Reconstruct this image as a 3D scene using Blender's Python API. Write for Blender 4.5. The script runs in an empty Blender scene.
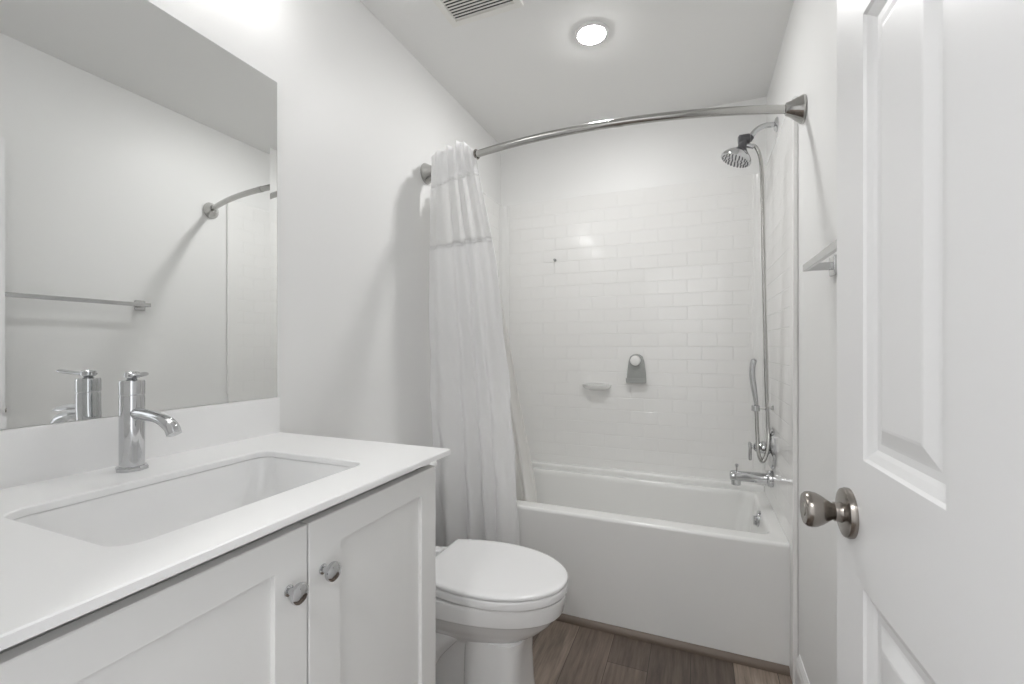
import bpy, bmesh, math, random
from mathutils import Vector, Matrix
PI = math.pi
scn = bpy.context.scene
C = scn.collection

# ------------------------------------------------------------------ camera, world, exposure
cam_d = bpy.data.cameras.new('camera')
cam = bpy.data.objects.new('camera', cam_d); C.objects.link(cam)
cam.location = (1.178, 0.0, 1.2355)
cam.rotation_euler = (PI/2, 0, 0.3883)
cam_d.sensor_fit = 'HORIZONTAL'; cam_d.sensor_width = 36
cam_d.lens = 448.5/1024*36
cam_d.shift_y = 5/1024
cam_d.clip_start = 0.01
scn.camera = cam
w = bpy.data.worlds.new('world'); scn.world = w; w.use_nodes = True
w.node_tree.nodes['Background'].inputs[0].default_value = (0.95, 0.97, 1, 1)
w.node_tree.nodes['Background'].inputs[1].default_value = 0.5
scn.view_settings.view_transform = 'Standard'
scn.view_settings.look = 'None'
scn.view_settings.gamma = 1
scn.view_settings.use_curve_mapping = False
scn.view_settings.exposure = 1.83
scn.cycles.max_bounces = 14
scn.cycles.diffuse_bounces = 10
scn.cycles.glossy_bounces = 8
scn.cycles.use_denoising = True
CEIL_LAMP, VANITY_LAMP, HALL_FILL = 74.0, 2.2, 20.0     # emission strengths of the lamps built below; the hall one is added fill

# ------------------------------------------------------------------ materials
def mat(name, col, rough=0.5, metal=0.0, spec=0.5, coat=0.0):
    m = bpy.data.materials.new(name); m.use_nodes = True
    b = m.node_tree.nodes['Principled BSDF']
    b.inputs['Base Color'].default_value = (*col, 1)
    b.inputs['Roughness'].default_value = rough
    b.inputs['Metallic'].default_value = metal
    b.inputs['Specular IOR Level'].default_value = spec
    b.inputs['Coat Weight'].default_value = coat
    return m
def nodes(m): return m.node_tree.nodes, m.node_tree.links, m.node_tree.nodes['Principled BSDF']
def noise_bump(m, scale, strength, dist=0.001, detail=3, stretch=None):
    N, L, b = nodes(m)
    tc = N.new('ShaderNodeTexCoord'); n = N.new('ShaderNodeTexNoise')
    n.inputs['Scale'].default_value = scale; n.inputs['Detail'].default_value = detail
    if stretch:
        mp = N.new('ShaderNodeMapping'); mp.inputs['Scale'].default_value = stretch
        L.new(tc.outputs['Object'], mp.inputs[0]); L.new(mp.outputs[0], n.inputs['Vector'])
    else: L.new(tc.outputs['Object'], n.inputs['Vector'])
    bp = N.new('ShaderNodeBump'); bp.inputs['Strength'].default_value = strength; bp.inputs['Distance'].default_value = dist
    L.new(n.outputs['Fac'], bp.inputs['Height']); L.new(bp.outputs[0], b.inputs['Normal'])
    return m
def emis(name, col, s):
    m = bpy.data.materials.new(name); m.use_nodes = True
    N, L, b = nodes(m)
    b.inputs['Base Color'].default_value = (0.9, 0.9, 0.9, 1)
    b.inputs['Emission Color'].default_value = (*col, 1); b.inputs['Emission Strength'].default_value = s
    return m

M = {}
M['wall'] = noise_bump(mat('wall_paint', (0.82, 0.82, 0.815), 0.45, spec=0.4), 120, 0.10, 0.001)
M['ceiling'] = noise_bump(mat('ceiling_paint', (0.82, 0.82, 0.812), 0.7, spec=0.3), 140, 0.12, 0.001)
M['trim'] = mat('trim_paint', (0.82, 0.82, 0.82), 0.3)
M['door'] = mat('door_paint', (0.82, 0.82, 0.825), 0.32)
M['cabinet'] = mat('cabinet_paint', (0.80, 0.80, 0.79), 0.38)
M['gap'] = mat('cabinet_shadow_gap', (0.25, 0.25, 0.25), 0.6)
M['quartz'] = noise_bump(mat('white_quartz', (0.87, 0.87, 0.87), 0.32), 900, 0.02, 0.0002)
M['porcelain'] = mat('white_porcelain', (0.86, 0.86, 0.86), 0.07, coat=0.4)
M['seat'] = mat('white_seat_plastic', (0.85, 0.85, 0.855), 0.16)
M['acrylic'] = mat('tub_acrylic', (0.81, 0.81, 0.80), 0.16)
M['chrome'] = mat('chrome', (0.60, 0.605, 0.615), 0.06, 1.0)
M['nickel'] = mat('satin_nickel', (0.33, 0.305, 0.28), 0.24, 1.0)
M['rod'] = mat('brushed_rod', (0.48, 0.475, 0.46), 0.16, 1.0)
M['steel'] = mat('brushed_towel_bar', (0.58, 0.58, 0.58), 0.20, 1.0)
M['dark'] = mat('dark_grey_plastic', (0.06, 0.06, 0.065), 0.3)
M['black'] = mat('void_shade', (0.02, 0.02, 0.02), 0.8)  # near-black colour standing in for shade behind the fan slats
M['greyplastic'] = mat('grey_silicone', (0.36, 0.37, 0.36), 0.5)
M['whiteplastic'] = mat('white_plastic', (0.85, 0.85, 0.84), 0.3)
M['mirror'] = mat('mirror_silver', (0.90, 0.91, 0.905), 0.0, 1.0)
M['mirror_edge'] = mat('mirror_glass_edge', (0.25, 0.30, 0.29), 0.15)
M['vent'] = mat('vent_white', (0.80, 0.79, 0.76), 0.45)
M['shoe'] = noise_bump(mat('wood_shoe_trim', (0.16, 0.125, 0.10), 0.45), 60, 0.2, 0.001, 3, (1, 8, 8))
M['lamp'] = emis('ceiling_lamp_lens', (1, 0.995, 0.985), CEIL_LAMP)
M['vshade'] = emis('vanity_frosted_glass', (1, 0.995, 0.985), 1.3)
M['vlamp'] = emis('vanity_lamp_lens', (1, 0.995, 0.985), VANITY_LAMP)
M['hfill'] = emis('hall_fill_lens', (1, 0.995, 0.985), HALL_FILL)  # added fill through the doorway, an unseen source

def fabric(name, col, trans):
    m = bpy.data.materials.new(name); m.use_nodes = True
    N, L, b = nodes(m)
    b.inputs['Base Color'].default_value = (*col, 1); b.inputs['Roughness'].default_value = 0.75
    b.inputs['Specular IOR Level'].default_value = 0.25
    t = N.new('ShaderNodeBsdfTranslucent'); t.inputs[0].default_value = (*col, 1)
    mx = N.new('ShaderNodeMixShader'); mx.inputs[0].default_value = trans
    L.new(b.outputs[0], mx.inputs[1]); L.new(t.outputs[0], mx.inputs[2])
    L.new(mx.outputs[0], N['Material Output'].inputs[0])
    tc = N.new('ShaderNodeTexCoord'); n = N.new('ShaderNodeTexNoise'); n.inputs['Scale'].default_value = 38; n.inputs['Detail'].default_value = 4
    bp = N.new('ShaderNodeBump'); bp.inputs['Strength'].default_value = 0.25; bp.inputs['Distance'].default_value = 0.004
    L.new(tc.outputs['Object'], n.inputs[0]); L.new(n.outputs['Fac'], bp.inputs['Height']); L.new(bp.outputs[0], b.inputs['Normal'])
    return m
M['curtain'] = fabric('white_curtain_cloth', (0.95, 0.95, 0.952), 0.33)
M['curtain_top'] = fabric('sheer_curtain_cloth', (0.93, 0.93, 0.93), 0.55)
M['liner'] = fabric('liner_cloth', (0.93, 0.925, 0.91), 0.40)

def tile_mat(name, axis):
    """white moulded 3 x 6 inch running bond; axis = 0 maps (x, z), axis = 1 maps (y, z)"""
    m = mat(name, (0.835, 0.832, 0.822), 0.10, spec=0.5)
    N, L, b = nodes(m)
    tc = N.new('ShaderNodeTexCoord'); sp = N.new('ShaderNodeSeparateXYZ'); cb = N.new('ShaderNodeCombineXYZ')
    L.new(tc.outputs['Object'], sp.inputs[0])
    def mth(op, a, v):
        n = N.new('ShaderNodeMath'); n.operation = op
        if hasattr(a, 'links'): L.new(a, n.inputs[0])
        else: n.inputs[0].default_value = a
        if hasattr(v, 'links'): L.new(v, n.inputs[1])
        else: n.inputs[1].default_value = v
        return n.outputs[0]
    u = mth('SUBTRACT', sp.outputs[axis], 0.447 + 0.0765 if axis == 0 else 2.0)
    v = mth('SUBTRACT', sp.outputs[2], 1.91)
    L.new(u, cb.inputs[0]); L.new(v, cb.inputs[1])
    br = N.new('ShaderNodeTexBrick')
    br.inputs['Scale'].default_value = 1; br.inputs['Mortar Size'].default_value = 0.0024; br.inputs['Mortar Smooth'].default_value = 0.8
    br.inputs['Brick Width'].default_value = 0.153; br.inputs['Row Height'].default_value = 0.0747; br.inputs['Bias'].default_value = 0
    L.new(cb.outputs[0], br.inputs['Vector'])
    # tiles stop short of the smooth borders
    lo, hi = (0.065, 1.455) if axis == 0 else (1.96, 2.62)
    k = mth('MULTIPLY', mth('GREATER_THAN', sp.outputs[axis], lo), mth('LESS_THAN', sp.outputs[axis], hi))
    k = mth('MULTIPLY', k, mth('MULTIPLY', mth('GREATER_THAN', sp.outputs[2], 0.56), mth('LESS_THAN', sp.outputs[2], 2.13)))
    fac = mth('MULTIPLY', br.outputs['Fac'], k)
    bp = N.new('ShaderNodeBump'); bp.invert = True; bp.inputs['Strength'].default_value = 1.0; bp.inputs['Distance'].default_value = 0.0010
    L.new(fac, bp.inputs['Height']); L.new(bp.outputs[0], b.inputs['Normal'])
    return m
M['tile_x'] = tile_mat('subway_tile_back', 0)
M['tile_y'] = tile_mat('subway_tile_side', 1)

def floor_mat():
    m = mat('vinyl_plank', (0.2, 0.15, 0.12), 0.42)
    N, L, b = nodes(m)
    tc = N.new('ShaderNodeTexCoord'); sp = N.new('ShaderNodeSeparateXYZ'); cb = N.new('ShaderNodeCombineXYZ')
    L.new(tc.outputs['Object'], sp.inputs[0])
    ad = N.new('ShaderNodeMath'); ad.operation = 'ADD'; ad.inputs[1].default_value = 0.055; L.new(sp.outputs[0], ad.inputs[0])
    ay = N.new('ShaderNodeMath'); ay.operation = 'ADD'; ay.inputs[1].default_value = 0.62; L.new(sp.outputs[1], ay.inputs[0])
    L.new(ay.outputs[0], cb.inputs[0]); L.new(ad.outputs[0], cb.inputs[1])
    br = N.new('ShaderNodeTexBrick'); br.offset = 0.37; br.offset_frequency = 3
    br.inputs['Scale'].default_value = 1; br.inputs['Mortar Size'].default_value = 0.0012; br.inputs['Mortar Smooth'].default_value = 0.2
    br.inputs['Brick Width'].default_value = 0.91; br.inputs['Row Height'].default_value = 0.152
    br.inputs['Color1'].default_value = (0, 0, 0, 1); br.inputs['Color2'].default_value = (1, 1, 1, 1); br.inputs['Mortar'].default_value = (0.2, 0.2, 0.2, 1)
    L.new(cb.outputs[0], br.inputs['Vector'])
    ramp = N.new('ShaderNodeValToRGB'); e = ramp.color_ramp.elements
    e[0].color = (0.068, 0.053, 0.044, 1); e[1].color = (0.31, 0.255, 0.212, 1)
    x = ramp.color_ramp.elements.new(0.5); x.color = (0.155, 0.122, 0.100, 1)
    L.new(br.outputs['Color'], ramp.inputs[0])
    mp = N.new('ShaderNodeMapping'); mp.inputs['Scale'].default_value = (34, 2.6, 1)
    L.new(tc.outputs['Object'], mp.inputs[0])
    n = N.new('ShaderNodeTexNoise'); n.inputs['Scale'].default_value = 1.6; n.inputs['Detail'].default_value = 6; n.inputs['Roughness'].default_value = 0.65
    L.new(mp.outputs[0], n.inputs[0])
    r2 = N.new('ShaderNodeValToRGB'); r2.color_ramp.elements[0].position = 0.3; r2.color_ramp.elements[0].color = (0.55, 0.53, 0.52, 1)
    r2.color_ramp.elements[1].position = 0.72; r2.color_ramp.elements[1].color = (1.5, 1.48, 1.46, 1)
    L.new(n.outputs['Fac'], r2.inputs[0])
    mx = N.new('ShaderNodeMix'); mx.data_type = 'RGBA'; mx.blend_type = 'MULTIPLY'; mx.inputs[0].default_value = 1
    L.new(ramp.outputs[0], mx.inputs[6]); L.new(r2.outputs[0], mx.inputs[7])
    m2 = N.new('ShaderNodeMix'); m2.data_type = 'RGBA'; L.new(br.outputs['Fac'], m2.inputs[0])
    L.new(mx.outputs[2], m2.inputs[6]); m2.inputs[7].default_value = (0.03, 0.022, 0.018, 1)
    L.new(m2.outputs[2], b.inputs['Base Color'])
    bp = N.new('ShaderNodeBump'); bp.inputs['Strength'].default_value = 0.15; bp.inputs['Distance'].default_value = 0.001
    L.new(n.outputs['Fac'], bp.inputs['Height']); L.new(bp.outputs[0], b.inputs['Normal'])
    return m
M['floor'] = floor_mat()

# ------------------------------------------------------------------ mesh helpers
def frame(axis):
    a = Vector(axis).normalized()
    h = Vector((0, 0, 1)) if abs(a.z) < 0.9 else Vector((1, 0, 0))
    u = h.cross(a).normalized(); return u, a.cross(u).normalized(), a
class MB:
    def __init__(s): s.bm = bmesh.new()
    def box(s, lo, hi, bev=0.0, seg=2):
        r = bmesh.ops.create_cube(s.bm, size=1)
        vs = r['verts']
        for v in vs: v.co = Vector([lo[i] + (v.co[i] + 0.5)*(hi[i]-lo[i]) for i in range(3)])
        if bev > 0:
            es = list({e for v in vs for e in v.link_edges})
            bmesh.ops.bevel(s.bm, geom=es, offset=bev, segments=seg, profile=0.5, affect='EDGES')
        return s
    def loft(s, loops, cap0=True, cap1=True, closed=True):
        L = [[s.bm.verts.new(p) for p in lp] for lp in loops]
        n = len(L[0])
        for a, b in zip(L, L[1:]):
            for i in range(n if closed else n-1):
                j = (i+1) % n
                try: s.bm.faces.new((a[i], a[j], b[j], b[i]))
                except ValueError: pass
        if cap0: s.bm.faces.new(list(reversed(L[0])))
        if cap1: s.bm.faces.new(L[-1])
        return s
    def lathe(s, prof, org, axis=(0, 0, 1), n=32, sx=1, sy=1):
        """prof: (radius, height) pairs along the axis"""
        u, v, a = frame(axis); o = Vector(org)
        loops = [[o + a*h + u*(r*sx*math.cos(2*PI*k/n)) + v*(r*sy*math.sin(2*PI*k/n)) for k in range(n)] for r, h in prof]
        return s.loft(loops)
    def cyl(s, p0, p1, r0, r1=None, n=24):
        p0, p1 = Vector(p0), Vector(p1)
        return s.lathe([(r0, 0), (r0 if r1 is None else r1, (p1-p0).length)], p0, p1-p0, n)
    def tube(s, pts, r, n=14, flat=1.0):
        pts = [Vector(p) for p in pts]
        loops = []; u = None
        for i, p in enumerate(pts):
            t = (pts[min(i+1, len(pts)-1)] - pts[max(i-1, 0)]).normalized()
            if u is None: u, v, _ = frame(t)
            else:
                u = (u - t*u.dot(t)).normalized(); v = t.cross(u)
            rr = r[i] if isinstance(r, (list, tuple)) else r
            loops.append([p + u*rr*math.cos(2*PI*k/n) + v*rr*flat*math.sin(2*PI*k/n) for k in range(n)])
        return s.loft(loops)
    def build(s, name, m, parent=None, smooth=True, angle=38):
        bmesh.ops.recalc_face_normals(s.bm, faces=s.bm.faces)
        me = bpy.data.meshes.new(name); s.bm.to_mesh(me); s.bm.free()
        me.materials.append(m)
        if smooth:
            me.shade_smooth(); me.set_sharp_from_angle(angle=math.radians(angle))
        o = bpy.data.objects.new(name, me); C.objects.link(o)
        if smooth:
            wn = o.modifiers.new('weighted_normal', 'WEIGHTED_NORMAL'); wn.keep_sharp = True; wn.weight = 50
        if parent is not None:
            o.parent = parent
            o.matrix_parent_inverse = Matrix.Translation(-parent.location) if not parent.get('_local') else Matrix()
        return o
def empty(name, loc, rz=0.0, local=False):
    """an Empty at a thing's base; its parts are built in world coordinates unless local"""
    o = bpy.data.objects.new(name, None); C.objects.link(o)
    o.location = loc; o.rotation_euler = (0, 0, rz); o.empty_display_size = 0.05
    if local: o['_local'] = 1
    return o
def tag(o, label, cat, group=None):
    o['label'] = label; o['category'] = cat
    if group: o['group'] = group
    return o
def struct(o): o['kind'] = 'structure'; return o
def catmull(P, n=8):
    P = [Vector(p) for p in P]; out = []
    for i in range(len(P)-1):
        a, b, c, d = P[max(i-1, 0)], P[i], P[i+1], P[min(i+2, len(P)-1)]
        for k in range(n):
            t = k/n
            out.append(0.5*((2*b) + (c-a)*t + (2*a-5*b+4*c-d)*t*t + (3*b-a-3*c+d)*t**3))
    out.append(P[-1]); return out
def rrect(x0, x1, y0, y1, r, z, n=8):
    pts = []
    for cx, cy, a0 in ((x1-r, y1-r, 0), (x0+r, y1-r, PI/2), (x0+r, y0+r, PI), (x1-r, y0+r, 1.5*PI)):
        for k in range(n+1):
            a = a0 + PI/2*k/n
            pts.append(Vector((cx + r*math.cos(a), cy + r*math.sin(a), z)))
    return pts

# ------------------------------------------------------------------ the room
W, D, H, YF = 1.524, 2.686, 2.55, 0.06
struct(MB().box((-0.1, -1.5, -0.06), (2.3, D+0.1, 0)).build('floor', M['floor'], smooth=False))
struct(MB().box((-0.1, -0.06, H), (W+0.1, D+0.1, H+0.08)).build('ceiling', M['ceiling'], smooth=False))
struct(MB().box((-0.1, YF, 0), (0, D, H)).build('wall_left', M['wall'], smooth=False))
struct(MB().box((W, YF, 0), (W+0.1, D, H)).build('wall_right', M['wall'], smooth=False))
struct(MB().box((-0.1, D, 0), (W+0.1, D+0.1, H)).build('wall_back', M['wall'], smooth=False))
DX0, DX1, DZ = 0.66, 1.462, 2.135
struct(MB().box((-0.1, -0.06, 0), (DX0, YF, H)).box((DX1, -0.06, 0), (W+0.1, YF, H)).box((DX0, -0.06, DZ), (DX1, YF, H)).build('wall_front', M['wall'], smooth=False))
t = MB()
t.box((DX0, -0.065, 0), (DX0+0.018, YF, DZ), 0.002).box((DX1-0.014, -0.065, 0), (DX1, YF, DZ), 0.002).box((DX0+0.018, -0.065, DZ-0.018), (DX1-0.014, YF, DZ), 0.002)
struct(t.build('trim_1', M['trim']))
# hallway behind the camera: seen only in the chrome; its lamp is added front fill
struct(MB().box((-0.1, -1.6, 0), (2.3, -1.5, H)).build('wall_hall', M['wall'], smooth=False))
struct(MB().box((-0.1, -1.5, H), (2.3, -0.06, H+0.08)).build('ceiling_hall', M['ceiling'], smooth=False))
hl = tag(empty('hall_fill', (1.0, -0.8, H)), 'round flush fill lamp added on the hallway ceiling outside the door', 'ceiling light')
MB().lathe([(0.17, 0), (0.17, 0.02), (0.155, 0.03)], (1.0, -0.8, H), (0, 0, -1)).build('trim_ring', M['trim'], hl)
MB().lathe([(0.15, 0), (0.15, 0.012), (0.11, 0.03), (0.0005, 0.036)], (1.0, -0.8, H-0.025), (0, 0, -1)).build('lens', M['hfill'], hl)

def baseboard(name, path_y, x, sgn, z1):
    prof = [(0, 0), (0.014, 0), (0.014, z1*0.72), (0.011, z1*0.78), (0.011, z1*0.86), (0.005, z1*0.97), (0.003, z1), (0, z1)]
    loops = [[Vector((x + sgn*a, y, z)) for a, z in prof] for y in path_y]
    return struct(MB().loft(loops).build(name, M['trim'], angle=20))
baseboard('baseboard_right', (YF+0.02, 1.875), W, -1, 0.135)
baseboard('baseboard_left', (1.0, 1.895), 0, 1, 0.135)
# wood shoe strip along the tub
q = [(0, 0), (-0.019, 0), (-0.019, 0.010), (-0.016, 0.018), (-0.010, 0.024), (-0.003, 0.027), (0, 0.027)]
struct(MB().loft([[Vector((x, 1.970 + a, z)) for a, z in q] for x in (0.018, 1.506)]).build('trim_2', M['shoe'], angle=30))

# ------------------------------------------------------------------ tub surround
XL, XR, YB = 0.017, 1.507, 2.676
ZS = 2.15
sur = tag(empty('tub_surround', (0.76, YB, 0.0)), 'white moulded subway tile surround lining the alcove walls above the bathtub', 'tub surround')
MB().box((XL, YB, 0.4865), (XR, D-0.0005, ZS), 0.003).build('back_panel', M['tile_x'], sur)
for x0, x1 in ((0.0005, XL), (XR, W-0.0005)):
    b = MB(); b.box((x0, 1.900, 0.4865), (x1, D-0.0005, ZS), 0.005, 3); b.box((x0, 1.900, 0.0005), (x1, 1.9700, 0.492), 0.005, 3)
    b.build('side_panel', M['tile_y'], sur)
for sx, xw in ((1, XL), (-1, XR)):      # smooth coved corner columns
    b = MB(); n = 10; R0 = 0.040; p = []
    arc = [(R0 - R0*math.sin(PI/2*k/n), R0 - R0*math.cos(PI/2*k/n)) for k in range(n+1)]
    sec = [(0.0, 0.048), (0.0035, 0.048), (0.0055, 0.044)] + [(0.0055 + b_, 0.0055 + a_) for b_, a_ in
           [(R0 - R0*math.sin(PI/2*k/n) if False else R0*(1-math.cos(PI/2*k/n)), R0*(1-math.sin(PI/2*k/n))) for k in range(n+1)]] + [(0.048, 0.0035), (0.048, 0.0)] + [(0, 0)]
    b.loft([[Vector((xw + sx*dx, YB - dy, z)) for dx, dy in sec] for z in (0.520, ZS-0.004)])
    b.build('corner_column', M['acrylic'], sur)
lg = [(YB-0.0005, 0.4866), (YB-0.038, 0.4866)] + [(YB-0.024-0.014*math.cos(PI/2*k/6), 0.504+0.014*math.sin(PI/2*k/6)) for k in range(7)] + [(YB-0.0005, 0.519)]
MB().loft([[Vector((x, y, z)) for y, z in lg] for x in (XL+0.001, XR-0.001)]).build('ledge', M['acrylic'], sur)
# shell shaped soap shelf moulded onto the back wall
sx_, sz_ = 0.632, 0.998
loops = []
for k in range(7):
    a = PI/2*k/6
    ww = 0.086*(0.15+0.85*math.cos(a)**0.6) if k < 6 else 0.014
    lp = []
    dz = -0.032*math.sin(a)
    dep = 0.052*math.cos(a)**0.5 if k < 6 else 0.002
    for j in range(25):
        th = PI*j/24
        lp.append(Vector((sx_ + ww*math.cos(th), YB + 0.001 - dep*math.sin(th)**0.8, sz_ + 0.012 + dz)))
    loops.append(lp)
b = MB(); b.loft(loops)
b.loft([[Vector((sx_ + 0.087*math.cos(PI*j/24*2), YB - 0.003, sz_ + 0.0135 + 0.016*math.sin(PI*j/24*2))) for j in range(24)],
        [Vector((sx_ + 0.080*math.cos(PI*j/24*2), YB - 0.008, sz_ + 0.0135 + 0.012*math.sin(PI*j/24*2))) for j in range(24)],
        [Vector((sx_ + 0.087*math.cos(PI*j/24*2), YB + 0.001, sz_ + 0.0135 + 0.016*math.sin(PI*j/24*2))) for j in range(24)]])
b.build('soap_dish', M['acrylic'], sur)

# ------------------------------------------------------------------ bathtub
ZT = 0.486; YT = 1.9715
tub = tag(empty('bathtub', (0.76, 2.33, 0.0)), 'white alcove bathtub with a plain flat apron along the wood floor', 'bathtub')
X0, X1, Y1 = 0.001, W-0.001, D-0.001
def trect(i_l, i_r, i_f, i_b, r, z): return rrect(X0+i_l, X1-i_r, YT+i_f, Y1-i_b, r, z, 9)
loops = [trect(0, 0, 0, 0, 0.004, 0.001), trect(0, 0, 0, 0, 0.004, ZT-0.016), trect(0.0, 0.0, 0.002, 0, 0.004, ZT-0.007), trect(0.001, 0.001, 0.007, 0.001, 0.005, ZT-0.0015),
         trect(0.002, 0.002, 0.014, 0.002, 0.006, ZT), trect(0.068, 0.056, 0.072, 0.066, 0.045, ZT), trect(0.076, 0.064, 0.080, 0.072, 0.05, ZT-0.003),
         trect(0.086, 0.069, 0.087, 0.078, 0.055, ZT-0.012), trect(0.095, 0.073, 0.091, 0.081, 0.06, ZT-0.03), trect(0.14, 0.088, 0.103, 0.090, 0.075, 0.34),
         trect(0.21, 0.110, 0.115, 0.104, 0.09, 0.17), trect(0.25, 0.130, 0.128, 0.120, 0.10, 0.115), trect(0.31, 0.17, 0.17, 0.16, 0.10, 0.095)]
MB().loft(loops).build('tub_body', M['acrylic'], tub, angle=50)
ov = MB()     # chrome overflow plate on the faucet end wall
oc = Vector((1.4490, 2.345, 0.443)); oa = Vector((-1, 0, 0.10)).normalized()
ov.lathe([(0.036, -0.004), (0.037, 0.004), (0.034, 0.010), (0.012, 0.013), (0.010, 0.020), (0.004, 0.021)], oc, oa, 28)
ov.box((oc.x-0.024, oc.y-0.006, oc.z-0.028), (oc.x-0.012, oc.y+0.006, oc.z+0.014), 0.003)
o = ov.build('overflow_plate', M['chrome'], tub); o['label'] = 'round chrome overflow plate'

# ------------------------------------------------------------------ tub and shower fittings
YV = 2.350
# tub spout
sp = tag(empty('tub_spout', (XR, YV, 0.60)), 'chrome tub spout with a pull-up diverter above the tub rim', 'tub spout')
zc = 0.632
b = MB()
b.lathe([(0.024, 0), (0.024, 0.105), (0.0235, 0.125), (0.0245, 0.150), (0.026, 0.162), (0.024, 0.172), (0.016, 0.178), (0.0008, 0.179)], (XR-0.001, YV, zc), (-1, 0, -0.015), 32)
b.lathe([(0.022, 0), (0.020, 0.034), (0.016, 0.036)], (XR-0.153, YV, zc-0.008), (0, 0, -1), 24)
b.build('spout_body', M['chrome'], sp)
MB().lathe([(0.038, 0), (0.038, 0.018), (0.034, 0.024), (0.026, 0.027)], (XR-0.0005, YV, zc), (-1, 0, 0), 32).build('collar', M['chrome'], sp)
MB().lathe([(0.004, 0), (0.004, 0.020), (0.007, 0.022), (0.0075, 0.032), (0.004, 0.035)], (XR-0.150, YV, zc+0.020), (0, 0, 1), 16).build('diverter_pull', M['chrome'], sp)
# valve
va = tag(empty('shower_valve', (XR, YV, 0.77)), 'round chrome shower valve plate with lever handle above the tub spout', 'shower valve')
zv = 0.772
MB().lathe([(0.093, 0), (0.094, 0.006), (0.089, 0.013), (0.055, 0.020), (0.032, 0.024)], (XR-0.0005, YV, zv), (-1, 0, 0), 48).build('escutcheon', M['chrome'], va)
h = MB().lathe([(0.029, 0), (0.029, 0.030), (0.025, 0.036), (0.020, 0.060), (0.012, 0.066)], (XR-0.014, YV, zv), (-1, 0, 0), 28).build('valve_hub', M['chrome'], va)
l = MB(); l.cyl((XR-0.075, YV, zv), (XR-0.094, YV, zv), 0.007)
l.box((XR-0.102, YV-0.013, zv-0.062), (XR-0.088, YV+0.013, zv+0.022), 0.005, 3)
l.build('lever', M['chrome'], h)
# shower arm, diverter and fixed head
sh = tag(empty('overhead_shower', (XR, YV, 2.22)), 'chrome fixed shower head on a curved arm with a dark grey diverter', 'shower head')
za = 2.250
MB().lathe([(0.033, 0), (0.033, 0.004), (0.026, 0.011), (0.012, 0.014)], (W-0.0005, YV, za), (-1, 0, 0), 32).build('wall_flange', M['chrome'], sh)
arm = catmull([(W-0.002, YV, za), (1.475, YV-0.004, za+0.002), (1.440, YV-0.008, za-0.012), (1.418, YV-0.012, za-0.038), (1.409, YV-0.014, za-0.052)], 8)
MB().tube(arm, 0.0120, 16).build('shower_arm', M['chrome'], sh)
b = MB()
b.lathe([(0.012, 0), (0.016, 0.003), (0.016, 0.020), (0.012, 0.026)], (1.416, YV-0.013, za-0.040), (-0.55, -0.1, -0.8), 20)
b.lathe([(0.016, 0), (0.022, 0.004), (0.024, 0.044), (0.017, 0.050)], (1.412, YV-0.016, za-0.050), (-1, -0.10, -0.10), 24)
b.lathe([(0.020, 0), (0.022, 0.006), (0.019, 0.035), (0.020, 0.060), (0.028, 0.078)], (1.386, YV-0.018, za-0.040), (-0.14, -0.10, -0.9), 24)
b.build('diverter', M['dark'], sh)['label'] = 'dark grey diverter block'
hc = Vector((1.360, YV-0.022, 2.126)); hn = Vector((-0.42, -0.03, -0.91)).normalized()
hd = MB().lathe([(0.022, -0.032), (0.034, -0.022), (0.054, -0.008), (0.067, 0.008), (0.0695, 0.018), (0.068, 0.024), (0.063, 0.0265), (0.0005, 0.0275)], hc, hn, 40).build('spray_face', M['chrome'], sh)
u, v, a = frame(hn)
nz = MB()
for R_, k_ in ((0.014, 6), (0.030, 12), (0.046, 18), (0.058, 24)):
    for i in range(k_):
        q_ = hc + hn*0.0262 + u*R_*math.cos(2*PI*i/k_) + v*R_*math.sin(2*PI*i/k_)
        nz.lathe([(0.0030, 0), (0.0026, 0.004), (0.001, 0.0045)], q_, hn, 8)
nz.build('nozzles', M['dark'], hd)
# hose
ho = tag(empty('shower_hose', (1.42, YV, 0.75)), 'long metal shower hose hanging from the shower head diverter to the hand shower', 'shower hose')
def pxp(px, py, y):        # a point of the measured photograph at depth y
    th = 0.3883; dx = (px-512)/448.5; dz = -(py-347)/448.5
    rx = dx*math.cos(th) - math.sin(th); ry = dx*math.sin(th) + math.cos(th); k = y/ry
    return Vector((1.178 + rx*k, y, 1.2355 + dz*k))
Yh = YV-0.022
hp = [(750, 145.5, Yh), (756, 147.5, Yh), (761, 162, Yh), (762.5, 200, Yh), (763.5, 260, Yh), (765, 330, Yh), (766.5, 390, Yh), (768, 425, Yh-0.006), (768.5, 440, Yh-0.022),
      (767, 453, Yh-0.034), (762.5, 461.5, Yh-0.040), (758.5, 453, Yh-0.036), (757.3, 435, Yh-0.02), (756.5, 415, Yh-0.01), (756.0, 406, Yh-0.006)]
MB().tube(catmull([pxp(*p) for p in hp], 10), 0.0080, 12).build('hose', M['rod'], ho)
b = MB(); p0, p1 = pxp(748, 145, Yh), pxp(754, 146.8, Yh); b.cyl(p0 + Vector((-0.012, 0, 0.002)), p1, 0.0105)
b.build('hose_nut', M['chrome'], ho)
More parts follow.
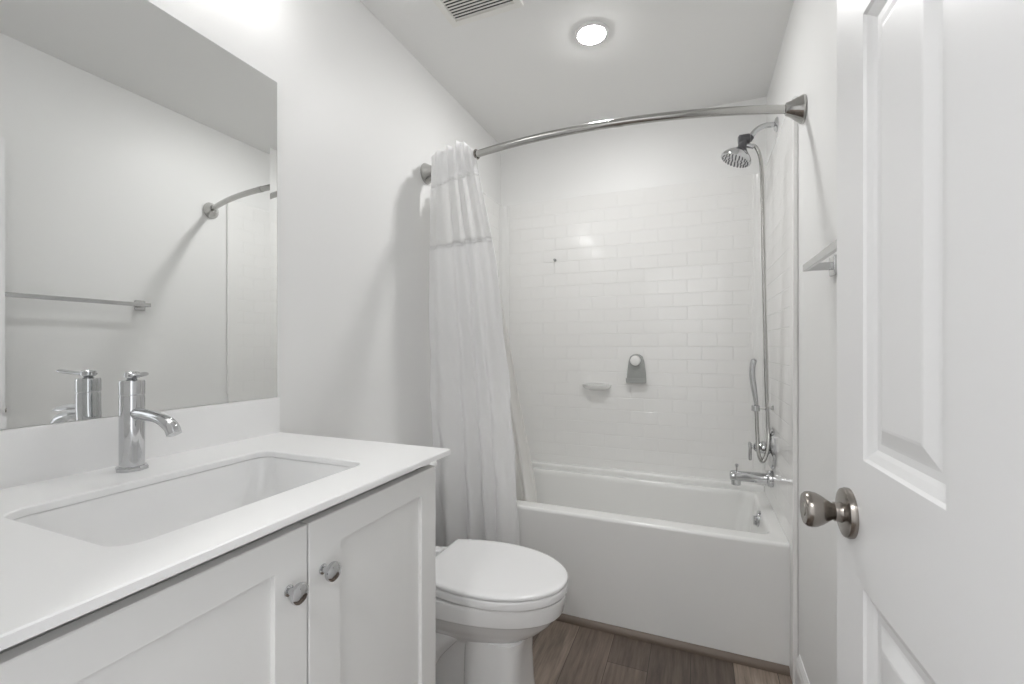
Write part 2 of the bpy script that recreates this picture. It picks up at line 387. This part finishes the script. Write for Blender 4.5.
# hand shower
hs = tag(empty('hand_shower', pxp(756, 408, Yh)), 'slim curved chrome hand shower standing in its wall holder', 'hand shower')
wp = catmull([pxp(757, 410, Yh), pxp(756, 402, Yh), pxp(754.2, 390, Yh), pxp(752.3, 376, Yh), pxp(752.6, 366, Yh), pxp(754.5, 358.5, Yh)], 6)
nn = len(wp); rr = [0.0095 + 0.0075*min(1, i/(nn*0.45)) for i in range(nn)]
rr[-1] = 0.004; rr[-2] = 0.012; rr[0] = 0.008
MB().tube(wp, rr, 18, 0.75).build('wand', M['chrome'], hs)
pc = pxp(755.6, 408, Yh)
b = MB(); b.lathe([(0.013, 0), (0.017, 0.002), (0.017, 0.026), (0.014, 0.028)], pc + Vector((0, 0, -0.015)), (0, 0, 1), 24)
b.build('holder_ring', M['chrome'], hs)
b = MB(); b.tube(catmull([pc + Vector((0.014, 0, 0)), pc + Vector((0.035, 0.010, -0.002)), Vector((XR-0.012, YV+0.012, pc.z))], 5), 0.0045, 12)
b.lathe([(0.012, 0), (0.012, 0.005), (0.007, 0.010)], (XR-0.0005, YV+0.012, pc.z), (-1, 0, 0), 20)
b.build('holder_arm', M['whiteplastic'], hs)

# grey suction holder on the back wall
gh = tag(empty('suction_holder', (0.858, YB, 1.05)), 'grey wedge-shaped suction holder with white round cap on the tiled back wall', 'wall holder')
def wedge(y, s=1.0, z0=1.030, z1=1.196):
    cx, c = 0.862, 1.11
    pts = [(-0.056, z0), (0.056, z0), (0.053, z0+0.05), (0.044, z1-0.045)]
    for k in range(7): a = PI*k/6; pts.append((0.040*math.cos(a), z1-0.032 + 0.032*math.sin(a)))
    pts += [(-0.044, z1-0.045), (-0.053, z0+0.05)]
    return [Vector((cx + x*s, y, c + (z-c)*s)) for x, z in pts]
MB().loft([wedge(YB-0.0005), wedge(YB-0.007), wedge(YB-0.012, 0.94)]).build('plate', M['greyplastic'], gh)
MB().box((0.806, YB-0.030, 1.028), (0.918, YB-0.001, 1.040), 0.004).box((0.806, YB-0.030, 1.036), (0.918, YB-0.026, 1.056), 0.0015).build('lip', M['greyplastic'], gh)
MB().lathe([(0.029, 0), (0.029, 0.008), (0.026, 0.018), (0.018, 0.021), (0.0005, 0.021)], (0.858, YB-0.011, 1.157), (0, -1, 0), 28).build('suction_cap', M['whiteplastic'], gh)['label'] = 'white round cap'
hk = MB(); hk.lathe([(0.009, 0), (0.009, 0.003), (0.004, 0.004), (0.004, 0.014), (0.007, 0.016), (0.006, 0.020), (0.001, 0.021)], (0.372, YB-0.0005, 1.774), (0, -1, 0), 16)
o = hk.build('wall_peg', M['greyplastic']); tag(o, 'tiny grey peg high on the tiled back wall near the curtain', 'peg')

# ------------------------------------------------------------------ curtain rod, curtain, liner
ZR = 2.052; YR = 1.806; SAG = 0.155
RR = (0.762**2 + SAG**2)/(2*SAG)
def rod_y(x): return YR - SAG + RR - math.sqrt(RR*RR - (x-0.762)**2)
rod = tag(empty('shower_curtain_rod', (0.762, YR, ZR)), 'curved brushed metal shower curtain rod spanning the alcove wall to wall', 'curtain rod')
MB().tube([Vector((x, rod_y(x), ZR)) for x in [0.03 + (1.464)*k/48 for k in range(49)]], 0.0145, 20).build('rod_tube', M['rod'], rod)
MB().tube([Vector((x, rod_y(x), ZR)) for x in [0.905 + 0.03*k/4 for k in range(5)]], 0.0156, 20).build('joint_sleeve', M['rod'], rod)
for sgn, xw in ((1, 0.0005), (-1, W-0.0005)):
    dv = Vector((sgn, -0.42*0.6, 0)).normalized()
    u_, v_, a_ = frame((sgn, 0, 0))
    loops = []
    for r_, h_ in ((0.047, 0), (0.0475, 0.005), (0.046, 0.009), (0.034, 0.030), (0.026, 0.045), (0.021, 0.058), (0.0185, 0.060), (0.0155, 0.060)):
        off = Vector((0, (rod_y(h_) - YR), 0))
        loops.append([Vector((xw, YR, ZR)) + a_*h_ + off + u_*r_*math.cos(2*PI*k/36) + v_*r_*math.sin(2*PI*k/36) for k in range(36)])
    MB().loft(loops).build('flange', M['rod'], rod)

def smooth01(t): t = max(0, min(1, t)); return t*t*(3-2*t)
def hsh(a, b=0.0): return math.sin(a*12.9898 + b*78.233)
def cloth(name, m, parent, fn, u0, u1, v0, v1, nu, nv, thick=0.0012):
    bm = bmesh.new()
    V = [[bm.verts.new(fn(u0 + (u1-u0)*i/nu, v0 + (v1-v0)*j/nv)) for i in range(nu+1)] for j in range(nv+1)]
    for j in range(nv):
        for i in range(nu): bm.faces.new((V[j][i], V[j][i+1], V[j+1][i+1], V[j+1][i]))
    mb = MB(); mb.bm.free(); mb.bm = bm
    o = mb.build(name, m, parent, angle=80)
    s = o.modifiers.new('solid', 'SOLIDIFY'); s.thickness = thick; s.offset = 0
    return o
ZC0, ZC1 = 2.112, 0.10
NP = 4.6
def lerp_tab(tab, z):
    if z >= tab[0][0]: return tab[0][1]
    for (z0, v0), (z1, v1) in zip(tab, tab[1:]):
        if z >= z1: return v1 + (v0-v1)*(z-z1)/(z0-z1)
    return tab[-1][1]
EDGE_R = [(2.06, 0.318), (1.99, 0.330), (1.75, 0.375), (1.60, 0.398), (1.31, 0.415), (1.09, 0.424), (0.77, 0.428), (0.45, 0.433), (0.1, 0.440)]
EDGE_L = [(2.06, 0.060), (1.46, 0.028), (0.98, 0.012), (0.64, 0.010), (0.39, 0.016), (0.1, 0.02)]
def curtain_pt(u, z):
    t = (ZC0 - z)/(ZC0 - ZC1); k = smooth01(t*1.1)
    xl, xr = lerp_tab(EDGE_L, z), lerp_tab(EDGE_R, z)
    ph = 2*PI*NP*(max(u, 0.0)**1.15 + 0.030*math.sin(2*PI*u*1.3 + 1.6*t + 0.5))
    amp = (0.011*(1-k) + 0.021*k)*(1.0 - 0.35*smooth01((u-0.5)*2.2))
    f = math.sin(ph) + 0.22*math.sin(2*ph + 1.0 + 2*t)
    x = xl + (xr-xl)*u + 0.008*math.cos(ph)*k*min(1, 6*u)*min(1, 6*(1-u))
    yr = rod_y(min(0.32, max(0.03, 0.05 + 0.268*u))) - 0.030*(1-smooth01((u-0.93)/0.07)) - 0.002
    y = yr*(1-k) + (1.842 + 0.062*smooth01(u*2.2))*k + amp*f
    y += 0.012*k*math.sin(2*PI*1.7*u + 0.4 + 1.5*t)
    c = smooth01((t-0.22)*4)
    y += 0.0040*c*math.sin(z*15 + 9*u + 2*math.sin(z*7))*math.sin(u*17 + z*3)
    y += 0.0022*c*math.sin(z*41 + 13*u + 3*math.sin(z*6))*math.sin(u*37 + z*5 + 1)
    x += 0.003*c*math.sin(z*17 + u*14)
    return Vector((max(x, 0.006), min(y, 1.960) if z < 0.56 else y, z))
def top_pt(u, z):
    p = curtain_pt(u, z)
    if z > ZR: p.z = ZR + (z-ZR)*(0.92 + 0.12*smooth01((u-0.40)*4) - 0.75*smooth01((u-0.72)*3.6) + 0.06*math.sin(31*u))
    return p
cu = tag(empty('shower_curtain', (0.2, 1.85, ZC1)), 'white fabric shower curtain bunched at the left end of the rod outside the tub', 'shower curtain')
Zb, Zh = 1.69, 1.965
cloth('heading', M['curtain'], cu, top_pt, 0, 1, ZC0, Zh, 150, 10)
cloth('sheer_panel', M['curtain_top'], cu, curtain_pt, 0, 1, Zh, Zb, 150, 16)
cloth('curtain_panel', M['curtain'], cu, curtain_pt, 0, 1, Zb, ZC1, 150, 110)
def band(z0, z1, lift):
    def f(u, z):
        p = curtain_pt(u, z); q1 = curtain_pt(u+0.003, z) - curtain_pt(u-0.003, z)
        n = Vector((q1.y, -q1.x, 0)).normalized(); return p + n*lift
    return f
cloth('seam_band', M['curtain'], cu, band(0, 0, 0.0012), 0, 1, Zb+0.003, Zb-0.010, 150, 3)
cloth('seam_band', M['curtain'], cu, band(0, 0, 0.0012), 0, 1, Zh+0.004, Zh-0.004, 150, 3)
for k, x_ in enumerate((0.105, 0.175, 0.250, 0.320)):
    b = MB(); t_ = Vector((1, (rod_y(x_+0.01)-rod_y(x_-0.01))/0.02, 0)).normalized(); u_, v_, a_ = frame(t_)
    ring = [Vector((x_, rod_y(x_), ZR)) + u_*0.0180*math.cos(2*PI*i/28) + v_*0.0180*math.sin(2*PI*i/28) for i in range(28)]
    ring.append(ring[0]); b.tube(ring, 0.0034, 8)
    b.build('ring', M['nickel'], cu)
def liner_pt(u, z):
    z0 = 2.020; t = (z0 - z)/(z0 - 0.50); k = smooth01(t); kk = min(1, max(0, t))
    x = (0.085 + 0.205*u)*(1-kk) + (0.13 + 0.305*u)*kk
    y = (rod_y(0.085+0.205*u) + 0.055)*(1-kk) + 2.135*kk
    ph = 2*PI*4.3*u + 0.6
    y += (0.010 + 0.012*kk)*math.sin(ph) + 0.004*math.sin(z*11+u*7)*kk
    return Vector((x, y, z))
ln = tag(empty('shower_curtain_liner', (0.25, 2.13, 0.3)), 'translucent white liner hanging inside the bathtub behind the shower curtain', 'curtain liner')
cloth('liner_sheet', M['liner'], ln, liner_pt, 0, 1, 2.020, 0.30, 90, 60, 0.0008)

# ------------------------------------------------------------------ ceiling: light and fan grille
cl = tag(empty('ceiling_light', (0.775, 1.866, H)), 'round white recessed ceiling light glowing above the shower curtain rod', 'ceiling light')
MB().lathe([(0.072, 0), (0.072, 0.003), (0.069, 0.006), (0.060, 0.008), (0.056, 0.007)], (0.775, 1.866, H-0.0005), (0, 0, -1), 48).build('trim_ring', M['trim'], cl)
MB().lathe([(0.0565, 0), (0.0565, 0.0025), (0.048, 0.0055), (0.030, 0.0085), (0.0005, 0.010)], (0.775, 1.866, H-0.0062), (0, 0, -1), 48).build('lens', M['lamp'], cl)
vx0, vx1, vy0, vy1 = 0.262, 0.572, 1.285, 1.605
vf = tag(empty('exhaust_fan', (0.43, 1.455, H)), 'white slatted exhaust fan grille in the ceiling', 'exhaust fan')
b = MB(); zz = H
bw = 0.030
b.box((vx0, vy0, zz-0.014), (vx1, vy0+bw, zz-0.0005), 0.005).box((vx0, vy1-bw, zz-0.014), (vx1, vy1, zz-0.0005), 0.005)
b.box((vx0, vy0+0.02, zz-0.014), (vx0+bw, vy1-0.02, zz-0.0005), 0.005).box((vx1-bw, vy0+0.02, zz-0.014), (vx1, vy1-0.02, zz-0.0005), 0.005)
b.build('grille_frame', M['vent'], vf)
MB().box((vx0+0.02, vy0+0.02, zz-0.003), (vx1-0.02, vy1-0.02, zz-0.0005)).build('cavity_shade', M['black'], vf)  # thin black plate, paints the shade between the slats
ns = 18
for k in range(ns):
    y_ = vy0+bw + (vy1-vy0-2*bw)*(k+0.5)/ns
    MB().box((vx0+bw-0.004, y_-0.0034, zz-0.012), (vx1-bw+0.004, y_+0.0034, zz-0.0085), 0.0012, 1).build('slat', M['vent'], vf)

# ------------------------------------------------------------------ vanity
CY0, CY1, CX, CZ = 0.066, 0.988, 0.607, 0.979
VY0, VY1, VX, VZ = 0.075, 0.953, 0.566, 0.9645
va_ = tag(empty('vanity_cabinet', (0.28, 0.555, 0)), 'light grey two-door shaker vanity cabinet under the white countertop', 'vanity cabinet')
b = MB()
b.box((0.002, VY0, 0.10), (VX, VY0+0.018, VZ)).box((0.002, VY1-0.018, 0.10), (VX, VY1, VZ), 0.001).box((0.002, VY0+0.018, 0.10), (VX, VY1-0.018, 0.118))
b.box((0.002, VY0+0.018, 0.118), (0.012, VY1-0.018, VZ))
b.box((VX-0.040, VY0+0.018, VZ-0.045), (VX-0.028, VY1-0.018, VZ))
b.box((0.03, VY0+0.01, 0.0), (VX-0.07, VY1-0.002, 0.10))
b.build('carcass', M['cabinet'], va_, angle=20)
def shaker(y0, y1, z0, z1, x, sl, sr, rt):
    """one continuous frame around a recessed flat panel; sl, sr, rt: width of the two stiles and of the rails"""
    th = 0.021
    def rc(xx, a, il=0, ir=0, iv=0): return [Vector((xx, y0+il+a, z0+iv+a)), Vector((xx, y1-ir-a, z0+iv+a)), Vector((xx, y1-ir-a, z1-iv-a)), Vector((xx, y0+il+a, z1-iv-a))]
    d = MB()
    d.loft([rc(x+0.0005, 0.0), rc(x+th-0.0015, 0.0), rc(x+th, 0.0015), rc(x+th, 0.0, sl, sr, rt), rc(x+th-0.001, 0.0008, sl, sr, rt), rc(x+th-0.009, 0.001, sl, sr, rt)])
    return d
ysm = 0.5575
for (y0, y1, yk, zk, lb) in ((0.085, ysm-0.0018, 0.519, 0.853, (0.066, 0.061)), (ysm+0.0018, 0.950, 0.589, 0.855, (0.070, 0.060))):
    d = shaker(y0, y1, 0.115, 0.9435, VX, lb[0], lb[1], 0.054).build('cabinet_door', M['cabinet'], va_, angle=20)
    MB().lathe([(0.009, 0), (0.0085, 0.002), (0.0055, 0.004), (0.0055, 0.012), (0.009, 0.016), (0.0155, 0.019), (0.0165, 0.022), (0.0155, 0.026), (0.011, 0.029), (0.0005, 0.030)],
               (VX+0.0212, yk, zk), (1, 0, 0), 28).build('knob', M['chrome'], d)['label'] = 'round chrome knob'
# countertop with cut-out
ct = tag(empty('vanity_countertop', (0.3, 0.56, VZ)), 'white quartz countertop with a rectangular sink cut-out', 'countertop')
SX0, SX1, SY0, SY1, SR = 0.186, 0.502, 0.337, 0.798, 0.034
def outer(inner, z, i=0.0):
    x0, x1, y0, y1 = 0.001+i*0, CX-i, CY0+i*0, CY1-i
    cx, cy = (SX0+SX1)/2, (SY0+SY1)/2; out = []
    n = len(inner)//4
    for qd, (qx, qy) in enumerate(((x1, y1), (x0, y1), (x0, y0), (x1, y0))):
        for k in range(n):
            p = inner[qd*n+k]; f = k/(n-1)
            # sweep along the rectangle, the middle of each rounded corner meets the outer corner
            if qd == 0: a, b_, c_ = (x1, p.y), (x1, y1), (p.x, y1)
            elif qd == 1: a, b_, c_ = (p.x, y1), (x0, y1), (x0, p.y)
            elif qd == 2: a, b_, c_ = (x0, p.y), (x0, y0), (p.x, y0)
            else: a, b_, c_ = (p.x, y0), (x1, y0), (x1, p.y)
            m_ = (n-1)//2
            out.append(Vector(((b_ if k == m_ else (a if k < m_ else c_))[0], (b_ if k == m_ else (a if k < m_ else c_))[1], z)))
    return out
inn = rrect(SX0, SX1, SY0, SY1, SR, CZ, 8)
inn_top = rrect(SX0-0.002, SX1+0.002, SY0-0.002, SY1+0.002, SR+0.002, CZ, 8)
dn = lambda lp, z: [Vector((p.x, p.y, z)) for p in lp]
b = MB()
b.loft([dn(inn, CZ-0.012), dn(inn, CZ-0.002), inn_top, outer(inn_top, CZ, 0.002), outer(inn_top, CZ-0.002), outer(inn_top, CZ-0.0135), dn(inn, CZ-0.0135), dn(inn, CZ-0.012)], False, False)
bmesh.ops.remove_doubles(b.bm, verts=b.bm.verts, dist=1e-5)
b.build('countertop_slab', M['quartz'], ct, angle=30)
MB().box((0.001, CY0, CZ-0.001), (0.020, CY1-0.002, 1.084), 0.0018).build('backsplash', M['quartz'], ct)
# basin
sk = tag(empty('sink', (0.33, 0.56, 0.82)), 'white undermount rectangular sink basin set below the countertop', 'sink')
def srect(i, z, r=None, bx=0, ): return rrect(SX0-0.004+i, SX1+0.004-i, SY0-0.004+i, SY1+0.004-i, r or SR, z, 8)
zs = CZ-0.0140
loops = [srect(-0.016, zs-0.010, 0.05), srect(-0.016, zs, 0.05), srect(0.0, zs, 0.038), srect(0.003, zs-0.004, 0.040)]
for dz, i in ((0.03, 0.006), (0.07, 0.013), (0.095, 0.022), (0.113, 0.038), (0.122, 0.060)):
    loops.append(srect(i, zs-dz, 0.042 + i*0.8))
loops.append(srect(0.11, zs-0.127, 0.03))
loops2 = [srect(0.10, zs-0.140, 0.03), srect(0.035, zs-0.132, 0.05), srect(0.004, zs-0.09, 0.05), srect(-0.010, zs-0.02, 0.05), srect(-0.016, zs-0.010, 0.05)]
MB().loft(loops2 + loops[1:], True, True).build('basin', M['porcelain'], sk, angle=60)
MB().lathe([(0.027, 0), (0.027, 0.003), (0.022, 0.005), (0.016, 0.003), (0.014, 0.007), (0.0005, 0.008)], (0.332, 0.56, zs-0.1275), (0, 0, 1), 28).build('drain', M['chrome'], sk)
# faucet
FX, FY = 0.086, 0.568
fa = tag(empty('faucet', (FX, FY, CZ)), 'chrome single-hole faucet with a cylinder body and flat lever behind the sink', 'faucet')
MB().lathe([(0.028, 0.0002), (0.0285, 0.006), (0.026, 0.009)], (FX, FY, CZ), (0, 0, 1), 8).build('base_plate', M['chrome'], fa, angle=30)
b = MB(); b.lathe([(0.0215, 0.006), (0.0215, 0.152), (0.0205, 0.1535), (0.0205, 0.1565), (0.0217, 0.158), (0.0217, 0.184), (0.0205, 0.187), (0.0005, 0.1875)], (FX, FY, CZ), (0, 0, 1), 40)
b.build('faucet_body', M['chrome'], fa)
sp_ = catmull([(FX+0.010, FY, CZ+0.119), (FX+0.05, FY, CZ+0.117), (FX+0.085, FY, CZ+0.114), (FX+0.112, FY, CZ+0.107), (FX+0.130, FY, CZ+0.097), (FX+0.138, FY, CZ+0.084)], 7)
rs = [0.0130 - 0.0018*math.sin(PI*min(1, i/len(sp_)*1.6)) for i in range(len(sp_))]
b = MB(); b.tube(sp_, rs, 20)
b.build('spout', M['chrome'], fa)
lv = MB(); lv.lathe([(0.011, 0), (0.009, 0.002), (0.008, 0.006), (0.012, 0.009)], (FX, FY, CZ+0.1875), (0, 0, 1), 24)
lv.lathe([(0.0, 0.0005)] and [(0.0125, 0), (0.0135, 0.003), (0.0135, 0.010), (0.011, 0.013), (0.0005, 0.0135)], (FX, FY, CZ+0.192), (0, 0, 1), 24)
loops = []
for t_ in range(9):
    f = t_/8; xx = FX-0.008 + 0.080*f; hw = 0.0115 - 0.003*math.sin(PI*f); z_ = CZ+0.1965 + 0.006*f*f; th = 0.0042
    if t_ == 8: hw *= 0.75
    loops.append([Vector((xx, FY - 0.235*(xx-FX) + hw*math.cos(2*PI*k/16), z_ + th*math.sin(2*PI*k/16))) for k in range(16)])
lv.loft(loops)
lv.build('lever', M['chrome'], fa)
# mirror
mr = tag(empty('mirror', (0.004, 0.56, 1.086)), 'large frameless wall mirror above the backsplash behind the faucet', 'mirror')
MY0, MY1, MZ0, MZ1, MT, BV = 0.075, 0.987, 1.0848, 2.036, 0.0055, 0.024
def mrect(x, i): return [Vector((x, MY0+i, MZ0+i)), Vector((x, MY1-i, MZ0+i)), Vector((x, MY1-i, MZ1-i)), Vector((x, MY0+i, MZ1-i))]
MB().loft([mrect(0.0006, 0), mrect(MT-0.0004, 0)], True, True).build('glass_edge', M['mirror_edge'], mr, smooth=False)
dtilt = BV*math.tan(math.radians(2.4))
MB().loft([mrect(MT-0.0002, 0), mrect(MT+dtilt, 0.0002), mrect(MT, BV)], False, True).build('mirror_glass', M['mirror'], mr, smooth=False)
# vanity light above the mirror, above the frame of the photograph
vl = tag(empty('vanity_light', (0.0, 0.56, 2.30)), 'four-shade vanity light bar on the wall above the mirror', 'vanity light')
MB().box((0.0006, 0.16, 2.315), (0.022, 0.97, 2.385), 0.004).build('back_plate', M['nickel'], vl)
for y_ in (0.225, 0.45, 0.675, 0.90):
    s = MB(); s.lathe([(0.012, 0), (0.012, 0.012), (0.055, 0.018), (0.060, 0.026), (0.060, 0.105), (0.056, 0.105), (0.056, 0.030)], (0.115, y_, 2.410), (0, 0, -1), 28)
    s.cyl((0.020, y_, 2.350), (0.058, y_, 2.350), 0.008)
    so = s.build('shade', M['vshade'], vl)
    MB().lathe([(0.052, 0), (0.052, 0.006), (0.040, 0.012), (0.0005, 0.016)], (0.115, y_, 2.312), (0, 0, -1), 28).build('lens', M['vlamp'], so)

# ------------------------------------------------------------------ toilet
TY = 1.443
to = tag(empty('toilet', (0.35, TY, 0)), 'white toilet with closed lid between the vanity and the bathtub', 'toilet')
def egg(z, xb, xf, hw, xc=None, p=2.2, n=48):
    xc = xc if xc is not None else xb + (xf-xb)*0.45
    out = []
    for k in range(n):
        a = 2*PI*k/n; c, s = math.cos(a), math.sin(a)
        ax = (xf-xc) if c > 0 else (xc-xb)
        out.append(Vector((xc + ax*math.copysign(abs(c)**(2/p), c), TY + hw*math.copysign(abs(s)**(2/p), s), z)))
    return out
L = [egg(0.001, 0.17, 0.600, 0.092, p=3.0), egg(0.02, 0.17, 0.600, 0.090, p=3.0), egg(0.05, 0.18, 0.600, 0.086, p=3.0), egg(0.15, 0.18, 0.600, 0.084, p=2.9), egg(0.225, 0.17, 0.612, 0.095, p=2.8),
     egg(0.245, 0.16, 0.634, 0.108, p=2.6), egg(0.265, 0.14, 0.668, 0.128, p=2.4), egg(0.295, 0.12, 0.712, 0.154, p=2.3), egg(0.325, 0.10, 0.742, 0.172, p=2.25), egg(0.345, 0.08, 0.757, 0.180, p=2.2),
     egg(0.350, 0.07, 0.765, 0.186, p=2.2), egg(0.356, 0.07, 0.770, 0.189, p=2.2), egg(0.400, 0.07, 0.778, 0.1915, p=2.2), egg(0.410, 0.07, 0.776, 0.190, p=2.2), egg(0.413, 0.075, 0.770, 0.185, p=2.2)]
tb_ = MB(); tb_.loft(L); tb_.loft([egg(0.0012, 0.44, 0.650, 0.120, 0.53, 4.8), egg(0.015, 0.44, 0.649, 0.119, 0.53, 4.8), egg(0.06, 0.44, 0.644, 0.116, 0.53, 4.8), egg(0.16, 0.44, 0.640, 0.112, 0.53, 4.6), egg(0.23, 0.44, 0.646, 0.112, 0.53, 4.0), egg(0.262, 0.44, 0.655, 0.112, 0.53, 3.4)])
tb_.build('bowl', M['porcelain'], to, angle=50)
for s_ in (-1, 1):
    tw = catmull([(0.42, TY+s_*0.085, 0.275), (0.34, TY+s_*0.098, 0.20), (0.27, TY+s_*0.100, 0.11), (0.20, TY+s_*0.098, 0.14), (0.15, TY+s_*0.09, 0.22)], 8)
    MB().tube(tw, [0.034 + 0.010*math.sin(PI*i/(len(tw)-1)) for i in range(len(tw))], 20).build('trapway', M['porcelain'], to)
def lid_loop(z, g=0.0, xb=0.286):
    xc = 0.50; n = 30; half = []
    for k in range(n+1):
        x = xc + (0.283-g)*math.sin(PI/2*k/n)
        half.append((x, (0.193-g)*max(0.0, 1-((x-xc)/(0.283-g))**2.15)**0.5))
    back = [(xb+g + (xc-xb-g)*k/8, 0.193-g - 0.040*(((xc-(xb+g + (xc-xb-g)*k/8))/0.206)**2)) for k in range(8)]
    pts = back + half
    return [Vector((x, TY+y, z)) for x, y in pts] + [Vector((x, TY-y, z)) for x, y in reversed(pts[:-1])]
MB().loft([lid_loop(0.4165, 0.008), lid_loop(0.4185, 0.003), lid_loop(0.422, 0.001), lid_loop(0.440, 0.001), lid_loop(0.4445, 0.004), lid_loop(0.446, 0.010)]).build('seat', M['seat'], to, angle=50)
MB().loft([lid_loop(0.4495, 0.006), lid_loop(0.4505, 0.001), lid_loop(0.456, 0.0), lid_loop(0.4605, 0.003), lid_loop(0.463, 0.010), lid_loop(0.464, 0.03)]).build('lid', M['seat'], to, angle=50)
for s_ in (-1, 1):
    MB().box((0.222, TY+s_*0.075-0.022, 0.411), (0.262, TY+s_*0.075+0.022, 0.446), 0.008, 3).build('hinge', M['seat'], to)
    MB().lathe([(0.014, 0), (0.014, 0.008), (0.009, 0.015), (0.0005, 0.017)], (0.30, TY+s_*0.128, 0.001), (0, 0, 1), 18).build('bolt_cap', M['seat'], to)
MB().box((0.014, TY-0.165, 0.405), (0.180, TY+0.165, 0.735), 0.020, 4).build('tank', M['porcelain'], to)
MB().box((0.010, TY-0.170, 0.733), (0.186, TY+0.170, 0.765), 0.010, 3).build('tank_lid', M['porcelain'], to)
b = MB(); b.lathe([(0.012, 0), (0.012, 0.010), (0.006, 0.012)], (0.180, TY-0.115, 0.68), (1, 0, 0), 18); b.box((0.190, TY-0.118, 0.672), (0.199, TY-0.04, 0.686), 0.003)
b.build('flush_lever', M['chrome'], to)

# ------------------------------------------------------------------ towel bar on the right wall
tb = tag(empty('towel_bar', (W, 1.15, 1.452)), 'brushed metal towel bar on the right wall beside the open door', 'towel bar')
TZ = 1.452
for y_ in (1.432, 0.845):
    b = MB(); b.box((W-0.010, y_-0.024, TZ-0.026), (W-0.0005, y_+0.024, TZ+0.026), 0.003)
    b.box((W-0.068, y_-0.007, TZ-0.010), (W-0.008, y_+0.007, TZ+0.010), 0.002)
    b.build('post', M['steel'], tb)
MB().box((W-0.073, 0.83, TZ-0.0095), (W-0.062, 1.447, TZ+0.0095), 0.002).build('bar', M['steel'], tb)

# ------------------------------------------------------------------ the open door
DW, DH, DT = 0.746, 2.065, 0.035
door = empty('door_1', (1.4255, 0.1495, 0.010), math.radians(2.3), local=True)
struct(door); door['label'] = 'white six-panel door standing open against the right wall'
ys = [0, 0.110, 0.320, 0.426, 0.636, DW]           # measured from the hinge side
zsx = [0, 0.235, 0.879, 1.063, 1.702, 1.812, 1.955, DH]
def leaf_side(b, x, sg):
    V = {}
    def vert(y, z, d=0.0): return b.bm.verts.new((x + sg*d, y, z))
    for i in range(5):
        for j in range(7):
            y0, y1, z0, z1 = ys[i], ys[i+1], zsx[j], zsx[j+1]
            if i in (1, 3) and j in (1, 3, 5):
                prof = [(0, 0), (0.004, 0.0035), (0.014, 0.0075), (0.020, 0.0105), (0.030, 0.0105), (0.034, 0.0095), (0.052, 0.0035), (0.056, 0.0030)]
                if z1-z0 < 0.2: prof = [(a*0.85, d) for a, d in prof]
                lps = [[vert(y0+a, z0+a, d), vert(y1-a, z0+a, d), vert(y1-a, z1-a, d), vert(y0+a, z1-a, d)] for a, d in prof]
                for A, B in zip(lps, lps[1:]):
                    for k in range(4): b.bm.faces.new((A[k], A[(k+1) % 4], B[(k+1) % 4], B[k]))
                b.bm.faces.new(lps[-1])
            else:
                b.bm.faces.new([vert(y0, z0), vert(y1, z0), vert(y1, z1), vert(y0, z1)])
b = MB(); leaf_side(b, 0.0, 1); leaf_side(b, DT, -1)
for y0, y1, z0, z1 in ((0, 0, 0, DH), (DW, DW, 0, DH)):
    b.bm.faces.new([b.bm.verts.new(p) for p in ((0, y0, z0), (DT, y0, z0), (DT, y0, z1), (0, y0, z1))])
for z in (0, DH): b.bm.faces.new([b.bm.verts.new(p) for p in ((0, 0, z), (DT, 0, z), (DT, DW, z), (0, DW, z))])
bmesh.ops.remove_doubles(b.bm, verts=b.bm.verts, dist=1e-5)
b.build('door_leaf', M['door'], door, smooth=False)
ky, kz = DW-0.0593, 0.970
for sg, x in ((-1, 0.0), (1, DT)):
    k = MB().lathe([(0.0375, -0.0002), (0.038, 0.004), (0.036, 0.009), (0.030, 0.011), (0.0155, 0.012), (0.0145, 0.016), (0.0145, 0.021)], (x, ky, kz), (sg, 0, 0), 40).build('rosette', M['nickel'], door)
    sc = 0.86 if sg < 0 else 0.72
    kb = MB().lathe([(0.0118, 0.018), (0.0125, 0.027*sc), (0.0165, 0.034*sc), (0.0220, 0.043*sc), (0.0258, 0.052*sc), (0.0270, 0.060*sc), (0.0262, 0.067*sc), (0.0232, 0.0715*sc), (0.0185, 0.0725*sc), (0.011, 0.0712*sc), (0.0105, 0.0722*sc), (0.0005, 0.0722*sc)],
                    (x, ky, kz), (sg, 0, 0), 40).build('door_knob', M['nickel'], k)
    kb['label'] = 'satin nickel egg-shaped knob'
MB().box((0.006, DW-0.001, kz-0.028), (0.029, DW+0.0008, kz+0.028), 0.0004, 1).box((0.012, DW, kz-0.008), (0.024, DW+0.009, kz+0.008), 0.002).build('latch_plate', M['nickel'], door)
for z_ in (0.20, 1.05, 1.90):
    MB().cyl((DT-0.004, -0.007, z_-0.045), (DT-0.004, -0.007, z_+0.045), 0.006, None, 14).build('hinge', M['nickel'], door)
for o in list(bpy.data.objects):
    if '_local' in o: del o['_local']
